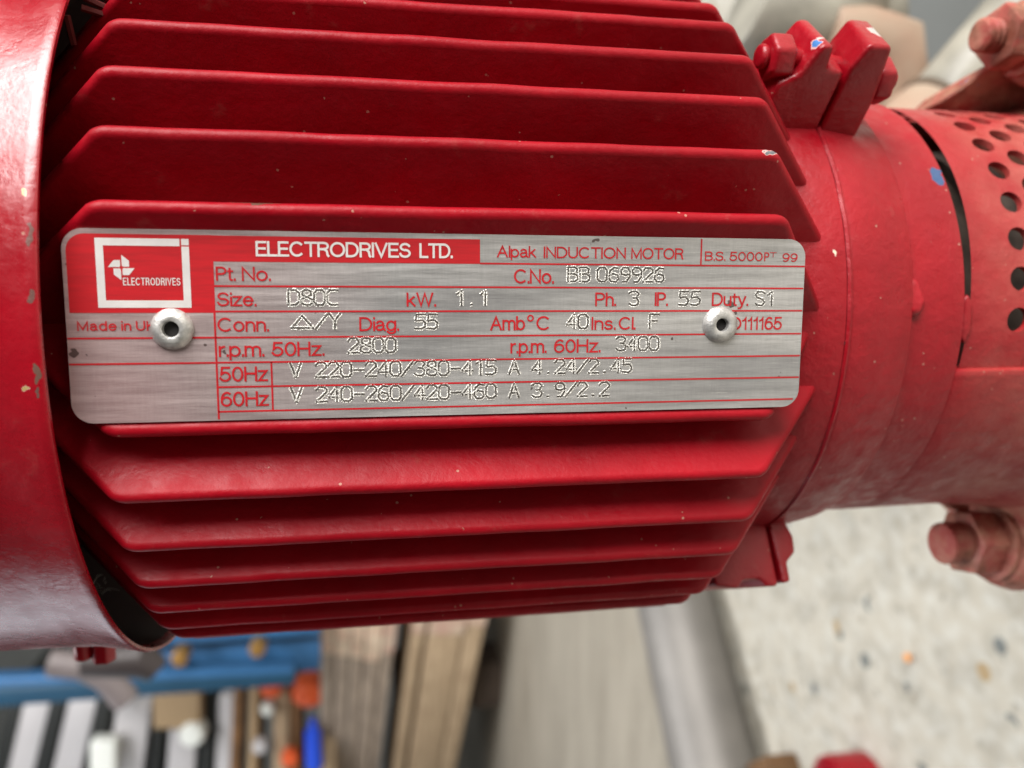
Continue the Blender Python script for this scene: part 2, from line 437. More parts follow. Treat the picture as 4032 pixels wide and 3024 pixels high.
# shaft and coupling behind the guard
bm = bmesh.new(); revolve(bm, [(85,8),(85,30),(104,30),(104,39),(111,39),(111,34),(115,34),(115,39),(126,39),(126,12),(160,12),(160,8)], n=48)
obj('shaft_coupling', bm, simple('dull_coupling', (.15,.12,.10), .65, .3, var=.7, scale=90), motor)

# clamp lugs with their bolts, one pair above, one below
lug_chips = [(US(63.6,70.3,-1.5), (1.0,1.5,1.6), (.06,.18,.45)), (US(65.0,70.4,-.6), (.9,.7,.8), (.42,.42,.41)),
             (US(77.6,70.6,3.2), (1.3,2.3,2.3), (.42,.41,.39))]
M_lug = paint('lug_paint', lug_chips, dust=0, rough=.36, bumps=1.8)
M_lug.node_tree.nodes['Principled BSDF'].inputs['Specular IOR Level'].default_value = .5
def lug(sg, P, name, skew, s0=-4., s1=9.5):
    bm = bmesh.new()
    f0 = lambda p: US(p[0], p[1], s0, sg)
    f1 = lambda p: US(p[0]+skew*(1 if p[1] > 60 else .3), p[1]-(2.2 if p[1] > 66 else 0), s1, sg)
    prism(bm, P, f0, f1); bev(bm, .95, 4, 12)
    return obj(name, bm, M_lug, motor, sm=40)
LP = [(55,44),(58.8,62.8),(62.2,64.9),(63.9,70.5),(66.3,70.5),(67.0,66.0),(70.5,65.8),(70.8,44)]
RP = [(71.0,44),(71.0,66.6),(72.6,71.2),(77.2,71.0),(79.2,60),(79.6,44)]
def bolt(sg, x0, x1, u, s, r=4.4, nutonly=False, mat=M_lug, name='hex_nut'):
    bm = bmesh.new()
    for i, (xa, xb, rr, n) in enumerate(((x0, x1, r, 6), (x0-1.6, x0+.2, r*.52, 20))):
        if nutonly and i: continue
        ring = [(rr*math.cos(2*PI*k/n+.35), rr*math.sin(2*PI*k/n+.35)) for k in range(n)]
        prism(bm, ring, lambda p: US(xa, u+p[0], s+p[1], sg), lambda p: US(xb, u+p[0], s+p[1], sg))
    bev(bm, .8, 3, 25)
    obj(name, bm, mat, motor, sm=45)
lug(1, LP, 'clamp_lug', 1.0); lug(1, RP, 'clamp_lug', 2.3)
bolt(1, 56.9, 61.2, 65.3, .6, r=4.2)
bolt(1, 79.2, 83.0, 61.5, 1.4, r=4.6, nutonly=True, name='bolt_head')
bm = bmesh.new(); tube(bm, [US(61, 65.3, .6), US(84, 61.5, 1.4)], 2.2, 14); obj('bolt_shank', bm, M_red, motor)
for P in ([(56,44),(56,66.4),(61,67.4),(62.6,65.6),(66.2,65.6),(67.5,67.4),(70.2,67.3),(70.6,44)],
          [(71.0,44),(71.2,66.9),(73.2,66.6),(73.4,62.5),(75.8,60.5),(76.2,57),(75.2,53.8),(75,44)]):
    bm = bmesh.new()
    prism(bm, P, lambda p: onaxis(p[0], p[1], math.radians(-58)), lambda p: onaxis(p[0], p[1], math.radians(-76)))
    bev(bm, .7, 3, 25); obj('clamp_lug', bm, M_lug, motor, sm=40)
# cast boss and small marks on the adaptor
bm = bmesh.new()
prism(bm, [(83.5,3.2),(85.5,10.5),(88.2,9.6),(89.2,3.6),(87.6,-1.2),(84.2,-.8)],
      lambda p: onaxis(p[0], 47, math.radians(p[1])), lambda p: onaxis(p[0]*.7+26.0, 51.7 if p[1] < 8 else 50.4, math.radians(p[1]*.7+1.2)))
bev(bm, 1.3, 4, 20); obj('cast_boss', bm, M_flange, motor, sm=60)
bm = bmesh.new(); prism(bm, [(66.8,-4.4),(70.6,-4.4),(70.6,-4.9),(66.8,-4.9)],
      lambda p: onaxis(p[0], 50, math.radians(p[1])), lambda p: onaxis(p[0], 54.32 if p[0] > 69 else 53.5, math.radians(p[1])))
obj('casting_slot', bm, M_black, motor)

# pump studs and nuts with dirt, seen at the two right corners
def stud(P, r, rn, ln, tilt=(0,0), far=26):
    P = Vector(P); bm = bmesh.new(); 
    def circ(x, rr, n, ph=0): return [Vector((x, rr*math.cos(2*PI*k/n+ph), rr*math.sin(2*PI*k/n+ph))) for k in range(n)]
    # threaded stud end: rings of alternating radius
    prof = [(0, r*.80), (.5, r*.97)]
    x = 1.2
    while x < ln: prof += [(x, r), (x+.55, r*.86), (x+1.1, r)]; x += 1.45
    rings = [[bm.verts.new(P+c+Vector((0,tilt[0]*c.x,tilt[1]*c.x))) for c in circ(px_, rr, 28)] for px_, rr in prof]
    for a, b in zip(rings, rings[1:]):
        for k in range(28): bm.faces.new((a[k], a[(k+1)%28], b[(k+1)%28], b[k]))
    bm.faces.new(rings[0]); bm.faces.new(rings[-1][::-1])
    obj('stud', bm, M_dirty, motor, sm=35)
    bm = bmesh.new()
    for xa, xb, rr, n in ((ln-.4, ln+rn*.8, rn, 6), (ln+rn*.8-.1, ln+rn*.8+1.6, rn*1.18, 28)):
        a = [bm.verts.new(P+c) for c in circ(xa, rr, n, .3)]; b = [bm.verts.new(P+c) for c in circ(xb, rr, n, .3)]
        bm.faces.new(a); bm.faces.new(b[::-1])
        for k in range(n): bm.faces.new((a[k], a[(k+1)%n], b[(k+1)%n], b[k]))
    bev(bm, .45, 2, 25)
    obj('stud_nut', bm, M_dirty, motor, sm=35)
    bm = bmesh.new()      # the ear of the casting the nut sits on
    tube(bm, [P+Vector((ln+rn*.8+1.5,0,0)), P+Vector((ln+rn*.8+6,0,0)), P+Vector((ln+rn*.8+far,0,0))], [rn*1.3, rn*1.5, rn*1.6], 24)
    bev(bm, 1.2, 2, 40); obj('flange_ear', bm, M_dirty, motor, sm=45)
stud(at_z(3852, 138, -48), 3.8, 7.2, 5.0)
stud(at_z(3700, 2140, -58), 5.4, 8.8, 6.5)
# web of the casting running up to the upper ear
bm = bmesh.new()
a = at_z(3640, 420, -62); b = at_z(3780, 340, -58); c_ = at_z(3900, 230, -52); d_ = at_z(4200, 200, -50)
e_ = at_z(4200, 520, -60); f_ = at_z(3700, 470, -64)
prism(bm, [a,b,c_,d_,e_,f_], lambda p: p+Vector((0,0,3)), lambda p: p+Vector((0,-4,-22)))
bev(bm, 1.5, 3, 20); obj('casting_web', bm, M_dirty, motor, sm=60)
bm = bmesh.new()
a = [at_z(3690,1985,-70), at_z(3800,2030,-66), at_z(4200,2120,-60), at_z(4200,1900,-60), at_z(3640,1960,-70)]
prism(bm, a, lambda p: p+Vector((0,0,3)), lambda p: p+Vector((0,4,-20)))
bev(bm, 1.2, 3, 20); obj('casting_web', bm, M_dirty, motor, sm=60)

# small screws holding the fan cover underneath
for px, py in ((410, 2590),):
    P = at_z(px, py, -62); bm = bmesh.new()
    tube(bm, [P+Vector((0,6,0)), P+Vector((0,-.6,0))], 2.6, 6); tube(bm, [P+Vector((-4.2,5,0)), P+Vector((-4.2,.2,0))], 1.9, 14)
    bev(bm, .4, 2, 30); obj('cover_screw', bm, M_red, motor)

# ================================================================ RATING PLATE
ZP = 0.0
def rrect(x0, x1, y0, y1, r, n=8):
    if not isinstance(r, (tuple, list)): r = (r,)*4     # TL, TR, BR, BL
    pts = []
    for cx, cy, a0, rr in ((x0, y1, 180, r[0]), (x1, y1, 90, r[1]), (x1, y0, 0, r[2]), (x0, y0, -90, r[3])):
        sx = 1 if cx == x0 else -1; sy = 1 if cy == y0 else -1
        if rr == 0: pts.append((cx, cy)); continue
        for i in range(n+1):
            a = math.radians(a0 - 90*i/n); pts.append((cx + sx*rr + rr*math.cos(a), cy + sy*rr + rr*math.sin(a)))
    return pts
bm = bmesh.new()
a, b = prism(bm, rrect(-55, 55, -13.5, 13.5, 2.9, 10), lambda p: Vector((*p, ZP)), lambda p: Vector((*p, ZP-.9)))
top = [e for e in bm.edges if e.verts[0].co.z > ZP-.01 and e.verts[1].co.z > ZP-.01]
bmesh.ops.bevel(bm, geom=top, offset=.16, segments=2, affect='EDGES', profile=.5)
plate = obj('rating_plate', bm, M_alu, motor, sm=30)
plate['label'] = 'brushed aluminium rating plate with red print and stamped figures'
def sheet(name, polys, z, mat, sm=None):
    bm = bmesh.new()
    for P in polys:
        f = bm.faces.new([bm.verts.new(Vector((x, y, z))) for x, y in P])
        if f.normal.z < 0: f.normal_flip()
    for v in bm.verts: v.co = W(v.co-ROOT)
    me = bpy.data.meshes.new(name); bm.to_mesh(me); bm.free()
    return link(name, me, mat, plate)
def R4(x0, y0, x1, y1): return [(x0,y0),(x1,y0),(x1,y1),(x0,y1)]
Z1, Z2 = ZP+.03, ZP+.06
# red field: column on the left and the header strip
col_ = rrect(-54.45, -35.5, 1.97, 12.78, (2.4, 0, 0, 0))
sheet('printed_red_field', [col_, R4(-35.5, 9.15, 2.42, 12.75)], Z1, M_ink)
LW = .13
lines = [R4(2.42, y-LW, 54.95, y+LW) if y > 9 else R4(-35.5, y-LW, 54.9 if y > -12 else 54.0, y+LW) for y in (9.22, 5.72, 2.15, -1.55, -5.13, -8.65, -12.22)]
lines += [R4(-54.95, y-LW, -35.5, y+LW) for y in (-1.55, -5.14)]
lines += [R4(-35.64, -13.32, -35.37, 9.15), R4(-28.1, -12.1, -27.85, -5.1), R4(37.15, 9.2, 37.4, 13.32)]
zs = [ZP+.035 + .004*(i % 3) for i in range(len(lines))]
bm = bmesh.new()
for P, z in zip(lines, zs): bm.faces.new([bm.verts.new(Vector((x, y, z))) for x, y in P])
for v in bm.verts: v.co = W(v.co-ROOT)
me = bpy.data.meshes.new('printed_ruled_lines'); bm.to_mesh(me); bm.free(); link('printed_ruled_lines', me, M_ink, plate)
# emblem: open frame with a cut corner square, pinwheel
fx0, fx1, fy0, fy1 = -50.72, -38.52, 2.68, 12.22; ix0, ix1, iy0, iy1 = -49.68, -39.52, 3.70, 11.2
sheet('emblem_frame', [R4(fx0, fy0, ix0, fy1), R4(ix0, iy1, ix1-.22, fy1), R4(ix0, fy0, fx1, iy0), R4(ix1, iy0, fx1, iy1-.04), R4(ix1, iy1+.14, fx1, fy1)], Z2, M_print)
pet = [(.07,.22),(.07,1.72),(1.02,.95),(1.02,.13),(.26,.13)]; pets = []
for k in range(4):
    P = pet
    for _ in range(k): P = [(y, -x) for x, y in P]
    pets.append([(-47.47+x, 8.2+y) for x, y in P])
sheet('emblem_pinwheel', pets, Z2, M_print)

# A plain monoline grotesque drawn stroke by stroke: ('E', cx, cy, rx, ry, a0, a1) arcs and point lists.
# Unit: cap height 1, x-height .72; each entry is (advance-free ink strokes).
def E_(cx, cy, rx, ry, a0, a1, n=None):
    n = n or max(4, int(abs(a1-a0)/15)); return [(cx+rx*math.cos(math.radians(a0+(a1-a0)*i/n)), cy+ry*math.sin(math.radians(a0+(a1-a0)*i/n))) for i in range(n+1)]
X = .71
bowl = lambda cx=.27, w=.27: [E_(cx, X/2, w, X/2, 0, 360, 28)]
F = {
'E': (.50, [[(.5,1),(0,1),(0,0),(.52,0)],[(0,.52),(.46,.52)]]), 'L': (.46, [[(0,1),(0,0),(.48,0)]]),
'C': (.72, [E_(.38,.5,.38,.5,48,312)]), 'T': (.60, [[(0,1),(.62,1)],[(.31,1),(.31,0)]]),
'R': (.58, [[(0,0),(0,1),(.32,1)]+E_(.32,.76,.24,.24,90,-90)+[(0,.52)],[(.34,.52),(.50,.36),(.54,.06),(.58,0)]]),
'O': (.78, [E_(.39,.5,.39,.5,0,360,32)]), 'D': (.66, [[(0,0),(0,1),(.26,1)]+E_(.26,.5,.40,.5,90,-90)+[(0,0)]]),
'I': (.01, [[(0,0),(0,1)]]), 'V': (.66, [[(0,1),(.33,0),(.66,1)]]),
'S': (.58, [E_(.30,.745,.27,.255,25,180)+E_(.32,.74,.29,.22,185,262)+E_(.28,.27,.30,.27,80,-90)+E_(.28,.27,.28,.27,-90,-170)]),
'M': (.74, [[(0,0),(0,1),(.37,.08),(.74,1),(.74,0)]]), 'U': (.60, [[(0,1),(0,.32)]+E_(.30,.32,.30,.32,180,360)+[(.6,1)]]),
'K': (.60, [[(0,0),(0,1)],[(.58,1),(0,.40)],[(.18,.58),(.60,0)]]), 'P': (.56, [[(0,0),(0,1),(.30,1)]+E_(.30,.74,.26,.26,90,-90)+[(0,.48)]]),
'N': (.60, [[(0,0),(0,1),(.60,0),(.60,1)]]), 'H': (.60, [[(0,0),(0,1)],[(.6,0),(.6,1)],[(0,.53),(.6,.53)]]),
'A': (.68, [[(0,0),(.34,1),(.68,0)],[(.12,.35),(.56,.35)]]), 'W': (.92, [[(0,1),(.23,0),(.46,1),(.69,0),(.92,1)]]),
'B': (.57, [[(0,0),(0,1),(.30,1)]+E_(.30,.765,.23,.235,90,-90)+[(0,.53)],[(.30,.53)]+E_(.30,.265,.27,.265,90,-90)+[(0,0)]]),
'a': (.47, [E_(.22,.53,.19,.19,160,20)+[(.42,.12),(.50,.0)],[(.42,.44),(.15,.38)]+E_(.17,.20,.17,.19,100,270)+E_(.19,.24,.23,.23,270,330)]),
'd': (.50, [E_(.25,X/2,.25,X/2,0,360,26),[(.50,0),(.50,1)]]), 'b': (.50, [E_(.25,X/2,.25,X/2,0,360,26),[(0,0),(0,1)]]),
'p': (.50, [E_(.25,X/2,.25,X/2,0,360,26),[(0,-.27),(0,X)]]), 'g': (.50, [E_(.25,X/2,.25,X/2,0,360,26),[(.50,X),(.50,-.04)]+E_(.26,-.04,.24,.22,0,-160)]),
'e': (.50, [[(.0,.38),(.50,.38)]+E_(.25,X/2,.25,X/2,8,325)]), 'i': (.01, [[(0,0),(0,X-.06)],[(0,.965),(0,1.0)]]), 'l': (.01, [[(0,0),(0,1)]]),
'n': (.44, [[(0,0),(0,X)],[(0,.42)]+E_(.22,.46,.22,.25,180,0)+[(.44,0)]]),
'm': (.78, [[(0,0),(0,X)],[(0,.45)]+E_(.195,.49,.195,.22,180,0)+[(.39,0)],[(.39,.45)]+E_(.585,.49,.195,.22,180,0)+[(.78,0)]]),
'o': (.52, [E_(.26,X/2,.26,X/2,0,360,28)]), 't': (.24, [[(.10,.92),(.10,.14)]+E_(.22,.14,.12,.14,180,270),[(0,X),(.26,X)]]),
'z': (.42, [[(0,X),(.42,X),(0,0),(.44,0)]]), 'r': (.24, [[(0,0),(0,X)],[(0,.42)]+E_(.24,.42,.24,.29,180,90)]),
'k': (.42, [[(0,0),(0,1)],[(.38,X),(0,.28)],[(.14,.42),(.43,0)]]), 'h': (.44, [[(0,0),(0,1)],[(0,.42)]+E_(.22,.46,.22,.25,180,0)+[(.44,0)]]),
'u': (.44, [[(0,X),(0,.24)]+E_(.22,.24,.22,.24,180,360),[(.44,X),(.44,0)]]), 'y': (.46, [[(0,X),(.24,.02)],[(.46,X),(.20,-.16),(.12,-.25),(0,-.26)]]),
's': (.42, [E_(.21,.53,.18,.18,25,180)+E_(.22,.52,.19,.16,185,265)+E_(.20,.19,.21,.19,80,-165)]),
'.': (.02, [[(0,.0),(0,.055)]]),
'0': (.52, [E_(.26,.5,.26,.5,0,360,30)]), '1': (.26, [[(0,.74),(.12,.80),(.22,1),(.22,0)]]),
'5': (.52, [[(.48,1),(.09,1),(.04,.48),(.12,.56)]+E_(.24,.32,.27,.32,110,-160)]),
'6': (.52, [E_(.26,.32,.26,.32,0,360,26),[(.0,.32)]+E_(.30,.42,.30,.58,170,60)]),
'9': (.52, [E_(.26,.68,.26,.32,0,360,26),[(.52,.68)]+E_(.22,.58,.30,.58,-10,-120)]),
'8': (.52, [E_(.26,.76,.22,.24,0,360,24), E_(.26,.27,.26,.27,0,360,26)]),
}
def text(s, x0, x1, y0, y1, mat=M_ink, z=Z2, wt=.135, gap=.17, ref=None):
    adv = 0; places = []
    for ch in s:
        if ch == ' ': adv += .26; continue
        w_, st = F[ch]; places.append((adv, st)); adv += w_ + gap - (.04 if ch in '.il' else 0)
    tot = adv - gap + (.04 if s[-1] in '.il' else 0)
    H = y1-y0; hw = wt*H/2; sx = (x1-x0-2*hw)/(tot*1.0); sy = H-2*hw
    bm = bmesh.new(); zz = z
    for ax, st in places:
        for pts in st:
            P = []
            for px_, py_ in pts:
                p = Vector((x0+hw+(ax+px_)*sx, y0+hw+py_*sy))
                if not P or (p-P[-1]).length > 1e-4: P.append(p)
            zz += .0007
            if len(P) < 2: continue
            closed = (P[0]-P[-1]).length < 1e-3; n = len(P); ls = []; rs = []
            for i, p in enumerate(P):
                a = P[i-1] if i > 0 else (P[-2] if closed else None); b = P[i+1] if i < n-1 else (P[1] if closed else None)
                d1 = (p-a).normalized() if a is not None else None; d2 = (b-p).normalized() if b is not None else None
                if d1 is None: d1 = d2
                if d2 is None: d2 = d1
                n1 = Vector((-d1.y, d1.x)); n2 = Vector((-d2.y, d2.x)); mm = n1+n2
                mm = mm.normalized() if mm.length > .1 else n1
                k = hw/max(.45, mm.dot(n1)); e = Vector((0,0))
                if not closed and i == 0: e = -d2*hw*(.98 if s != '.' else .98)
                if not closed and i == n-1: e = d1*hw*.98
                zv = zz + i*.0005; ls.append(bm.verts.new((*(p+e+mm*k), zv))); rs.append(bm.verts.new((*(p+e-mm*k), zv)))
            for i in range(n-1): bm.faces.new((rs[i], rs[i+1], ls[i+1], ls[i]))
    for v in bm.verts: v.co = W(v.co-ROOT)
    me = bpy.data.meshes.new('printed_lettering'); bm.to_mesh(me); bm.free()
    return link('printed_lettering', me, mat, plate)
T = text
WB = .018
T('ELECTRODRIVES', -29.6, -7.8, 9.92, 12.08, M_print, ZP+.07, wt=.15)
T('LTD.', -6.55, -1.6, 9.92, 12.08, M_print, ZP+.07, wt=.15)
T('ELECTRODRIVES', -47.35, -39.85, 5.78, 6.82, M_print, ZP+.07, wt=.12, gap=.36)
T('Made in UK', -53.6, -43.4, -.50, .86, wt=.145, gap=.24)
T('Pt.', -35.1, -32.4, 6.45, 8.45); T('No.', -31.6, -27.6, 6.45, 8.45)
T('Size.', -35.08, -29.69, 2.88, 4.85); T('Conn.', -35.17, -28.1, -.73, 1.28)
T('r.p.m.', -35.14, -28.85, -4.32, -2.2); T('50Hz.', -27.85, -20.42, -4.32, -2.22)
T('50Hz', -35.16, -28.56, -7.9, -5.72); T('60Hz', -35.15, -28.55, -11.5, -9.33)
T('Alpak', 4.96, 10.9, 10.15, 11.88); T('INDUCTION', 12.1, 25.0, 10.12, 11.84); T('MOTOR', 25.86, 34.34, 10.12, 11.84)
T('B.S.', 37.91, 41.37, 9.98, 11.42); T('5000', 42.04, 47.62, 9.98, 11.42, ref='0'); T('P', 47.9, 48.75, 10.0, 11.38)
T('T', 48.85, 49.95, 10.62, 11.40); T('99', 51.04, 53.62, 9.93, 11.30, ref='0')
T('C.No.', 7.55, 13.77, 6.28, 8.45); T('kW.', -8.5, -4.11, 2.82, 4.9); T('Diag.', -15.4, -9.6, -.75, 1.32)
T('Amb', 3.95, 9.3, -.76, 1.4); T('o', 9.6, 10.65, .55, 1.95, wt=.16); T('C', 11.05, 13.2, -.76, 1.4)
T('r.p.m.', 7.06, 12.73, -4.26, -2.15); T('60Hz.', 13.85, 21.29, -4.26, -2.15)
T('Ph.', 20.25, 23.65, 2.87, 4.98); T('IP.', 29.86, 32.07, 2.9, 5.05); T('Duty.', 39.32, 45.54, 2.9, 5.03)
T('Ins.', 19.74, 23.66, -.76, 1.25); T('Cl.', 24.09, 26.87, -.76, 1.25); T('D111165', 42.7, 51.47, -.9, 1.18, ref='1')

# stamped characters: rows of punch pits with raised bright burrs on both sides
G = {  # strokes on a 4 x 6 grid
'0': [[(0,1.2),(0,4.8),(1,6),(3,6),(4,4.8),(4,1.2),(3,0),(1,0),(0,1.2)]],
'1': [[(.8,4.6),(2.6,6),(2.6,0)]],
'2': [[(0,4.8),(1,6),(3,6),(4,4.9),(4,4.1),(0,0),(4,0)]],
'3': [[(0,5.2),(1,6),(3,6),(4,5),(3,3.2),(1.6,3.2)],[(3,3.2),(4,1.8),(3.6,.4),(2.6,0),(1,0),(0,.8)]],
'4': [[(3,0),(3,6),(0,1.7),(4,1.7)]],
'5': [[(4,6),(.6,6),(.4,3.4),(3,3.6),(4,2.4),(3.8,.8),(2.6,0),(0,.2)]],
'6': [[(3.6,5.8),(2,6),(.4,4.6),(0,1.4),(1,0),(3,0),(4,1.2),(3.6,2.8),(1.6,3.4),(.2,2.4)]],
'8': [[(2,3.2),(.5,4),(.5,5.4),(1.4,6),(2.8,6),(3.6,5.4),(3.6,4),(2,3.2),(0,2.2),(0,.8),(1.2,0),(3,0),(4,.8),(4,2.2),(2,3.2)]],
'9': [[(3.8,3.4),(2.4,2.8),(.6,3.2),(.2,4.8),(1.2,6),(3,6),(4,4.8),(4,2.2),(2.6,0),(1,0)]],
'-': [[(.2,2.7),(3.9,2.7)]], '/': [[(-.2,0),(4.3,6)]], '.': [[(1.6,.25),(2.1,.25)]],
'V': [[(0,6),(2,0),(4,6)]], 'A': [[(0,0),(2,6),(4,0)],[(.8,2),(3.2,2)]],
'D': [[(0,0),(0,6),(2.6,6),(4,4.6),(4,1.4),(2.6,0),(0,0)]], 'C': [[(4,6),(1.2,6),(0,4.6),(0,1.4),(1.2,0),(4,0)]],
'B': [[(0,0),(0,6),(2.8,6),(3.7,5.2),(3.5,3.8),(2.6,3.2),(0,3.2)],[(2.6,3.2),(4,2.3),(4,.9),(2.9,0),(0,0)]],
'S': [[(4,5.4),(2.8,6),(.8,6),(0,4.8),(.8,3.4),(3.2,2.7),(4,1.4),(3,0),(.8,0),(0,.8)]],
'F': [[(0,0),(0,6),(4,6)],[(0,3.1),(3.2,3.1)]], 'Y': [[(0,6),(2,3.1),(4,6)],[(2,3.1),(2,0)]],
'^': [[(0,0),(3.9,4.9),(7.9,0),(0,0)]],
}
def stamp(s, x, y, pitch=1.79, wd=1.52, h=2.12):
    bp = bmesh.new(); bb = bmesh.new(); rng = random.Random(1)
    rng = random.Random(int(abs(x)*100)+len(s))
    for ch in s:
        if ch == '_': x += pitch*.5; continue
        if ch != ' ':
            for st in G[ch]:
                pts = [Vector((x+px_/4*wd, y+py_/6*h)) for px_, py_ in st]
                # resample
                out = [pts[0]]
                for a, b in zip(pts, pts[1:]):
                    n = max(1, round((b-a).length/.17))
                    out += [a.lerp(b, i/n) for i in range(1, n+1)]
                n = len(out)
                for i, p in enumerate(out):
                    r = .13*rng.uniform(.8, 1.2)
                    q = p + Vector((rng.uniform(-.03,.03), rng.uniform(-.03,.03)))
                    cv = bp.verts.new((q.x, q.y, ZP+.012))
                    ring = [bp.verts.new((q.x+r*math.cos(PI*k/3), q.y+r*math.sin(PI*k/3), ZP+.045)) for k in range(6)]
                    for k in range(6): bp.faces.new((cv, ring[k], ring[(k+1)%6]))
                    d = (out[min(i+1, n-1)]-out[max(i-1, 0)]); d = d.normalized() if d.length > 1e-6 else Vector((1,0))
                    nn = Vector((-d.y, d.x))
                    for sd in (1, -1):     # burr lumps
                        if rng.random() < .10: continue
                        cpt = q + nn*sd*(.215*rng.uniform(.9,1.1)); l_ = .125*rng.uniform(.8,1.3); w_ = .10*rng.uniform(.8,1.3); hh = ZP+.075*rng.uniform(.7,1.3)
                        base = [bb.verts.new((*(cpt + d*l_*a_ + nn*w_*b_), ZP+.01)) for a_, b_ in ((1,0),(.4,1),(-.4,1),(-1,0),(-.4,-1),(.4,-1))]
                        t_ = bb.verts.new((cpt.x, cpt.y, hh))
                        for k in range(6): bb.faces.new((base[k], base[(k+1)%6], t_))
        x += pitch
    for b_, nm, mt in ((bp, 'stamped_character_pits', M_pit), (bb, 'stamped_characters', M_burr)):
        for v in b_.verts: v.co = W(v.co-ROOT)
        me = bpy.data.meshes.new(nm); b_.to_mesh(me); b_.free(); link(nm, me, mt, plate)
stamp('BB_069926', 15.95, 6.62, 1.84); stamp('D80C', -25.3, 3.05); stamp('1.1', -1.35, 3.0)
stamp('^', -24.95, -.28, wd=1.52); stamp('/Y', -21.5, -.4, 1.86, h=2.16); stamp('55', -7.3, -.48)
stamp('2800', -17.05, -3.93); stamp('V 220-240/380-415 A 4.24/2.45', -25.35, -7.45, 1.792)
stamp('V 240-260/420-460 A 3.9/2.2', -25.35, -11.07, 1.792)
stamp('3', 25.72, 3.0); stamp('55', 33.85, 3.0, 1.95); stamp('S1', 46.75, 3.0); stamp('40', 15.85, -.55)
stamp('F', 29.15, -.52); stamp('3400', 23.8, -4.02)

# dome rivets with open mandrel holes
def rivet(x, y, r=2.9, hr=1.08, tilt=0):
    prof = [(r, .02), (r*.985, .30), (r*.86, .78), (r*.66, 1.10), (hr+.35, 1.18), (hr+.05, 1.05), (hr, .8), (hr*.97, -2.4)]
    bm = bmesh.new(); n = 48
    rings = [[bm.verts.new((x + rr*math.cos(2*PI*k/n)*(1+.02*math.sin(3*k)), y + rr*math.sin(2*PI*k/n), ZP + zz)) for k in range(n)] for rr, zz in prof]
    for a, b in zip(rings, rings[1:]):
        for k in range(n): bm.faces.new((a[k], a[(k+1)%n], b[(k+1)%n], b[k]))
    obj('rivet', bm, M_rivet, plate, sm=50)
    bm = bmesh.new(); vs_ = [bm.verts.new((x+(hr+.02)*math.cos(2*PI*k/24), y+(hr+.02)*math.sin(2*PI*k/24), ZP+.10)) for k in range(24)]; bm.faces.new(vs_)
    obj('rivet_hole', bm, M_black, plate, sm=None)
rivet(-41.25, -.30, 2.92, 1.10); rivet(40.82, -.02, 2.90, 1.02)

# ================================================================ SETTING
HF = 520.0                                       # floor lies this far below the plate centre
def concrete():
    m, nt, bs = newmat('concrete'); v = coords(nt)
    a = noise_n(nt, v, 24, 4, .5); b = noise_n(nt, v, 55, 4, .6); c = noise_n(nt, v, 2.2, 4, .5)
    col = mix(nt, mrange(nt, a, .45, .62), (.49,.455,.375), (.38,.35,.285))
    col = mix(nt, math_n(nt, 'MULTIPLY', mrange(nt, b, .45, .7), .5), col, (.66,.67,.62))
    vo = N(nt, 'ShaderNodeTexVoronoi'); vo.inputs['Scale'].default_value = 22; nt.links.new(v, vo.inputs['Vector'])
    sel = math_n(nt, 'GREATER_THAN', noise_n(nt, v, 11, 2), .48)
    sp_ = math_n(nt, 'MULTIPLY', math_n(nt, 'LESS_THAN', vo.outputs['Distance'], .19), sel)
    v2 = N(nt, 'ShaderNodeTexVoronoi'); v2.inputs['Scale'].default_value = 48; nt.links.new(v, v2.inputs['Vector'])
    s2 = math_n(nt, 'MULTIPLY', math_n(nt, 'LESS_THAN', v2.outputs['Distance'], .24), math_n(nt, 'GREATER_THAN', noise_n(nt, v, 19, 2), .50))
    col = mix(nt, math_n(nt, 'MULTIPLY', s2, .55), col, (.26,.23,.18))
    sep = N(nt, 'ShaderNodeSeparateColor'); nt.links.new(vo.outputs['Color'], sep.inputs[0])
    dark = mix(nt, math_n(nt, 'GREATER_THAN', sep.outputs[0], .75), (.10,.12,.12), (.36,.24,.10))
    col = mix(nt, math_n(nt, 'MULTIPLY', sp_, .85), col, dark)
    col = mix(nt, math_n(nt, 'MULTIPLY', mrange(nt, c, .45, .7), .35), col, (.36,.35,.30))
    sx = N(nt, 'ShaderNodeSeparateXYZ'); nt.links.new(v, sx.inputs[0])
    q1, q2 = W(at_x(2700, 2351, HF) - Vector((HF,0,0))), W(at_x(2870, 3024, HF) - Vector((HF,0,0)))
    dd = (q2-q1).normalized(); nx, ny = dd.y, -dd.x
    if nx > 0: nx, ny = -nx, -ny
    ln = math_n(nt, 'ADD', math_n(nt, 'MULTIPLY', sx.outputs['X'], nx), math_n(nt, 'MULTIPLY', sx.outputs['Y'], ny))
    ln = math_n(nt, 'ADD', math_n(nt, 'SUBTRACT', ln, q1.x*nx+q1.y*ny), math_n(nt, 'MULTIPLY', c, .1))
    beyond_pipe = mrange(nt, ln, .0, .12)  # floor colour turns darker and streaked beyond the pipe
    streak = mrange(nt, noise_n(nt, coords(nt, (9, 2, 1)), 1.2, 4), .35, .7)
    col = mix(nt, math_n(nt, 'MULTIPLY', beyond_pipe, .85), col, mix(nt, streak, (.40,.355,.28), (.27,.235,.18)))
    nt.links.new(col, bs.inputs['Base Color']); bs.inputs['Roughness'].default_value = .75
    bump(nt, bs, b, .15, .0006); return m
bm = bmesh.new(); frame_box(bm, (HF, -12000, -12000), (40,0,0), (0,24000,0), (0,0,16000))
kind(obj('floor', bm, concrete(), sm=None, org=(HF,0,0)))
bm = bmesh.new(); frame_box(bm, (-4500, -12000, -9000), (HF+4500-1,0,0), (0,24000,0), (0,0,-100))
kind(obj('wall', bm, simple('painted_wall', (.50,.52,.50), .8, scale=2), sm=None, org=(HF,0,-9000)))

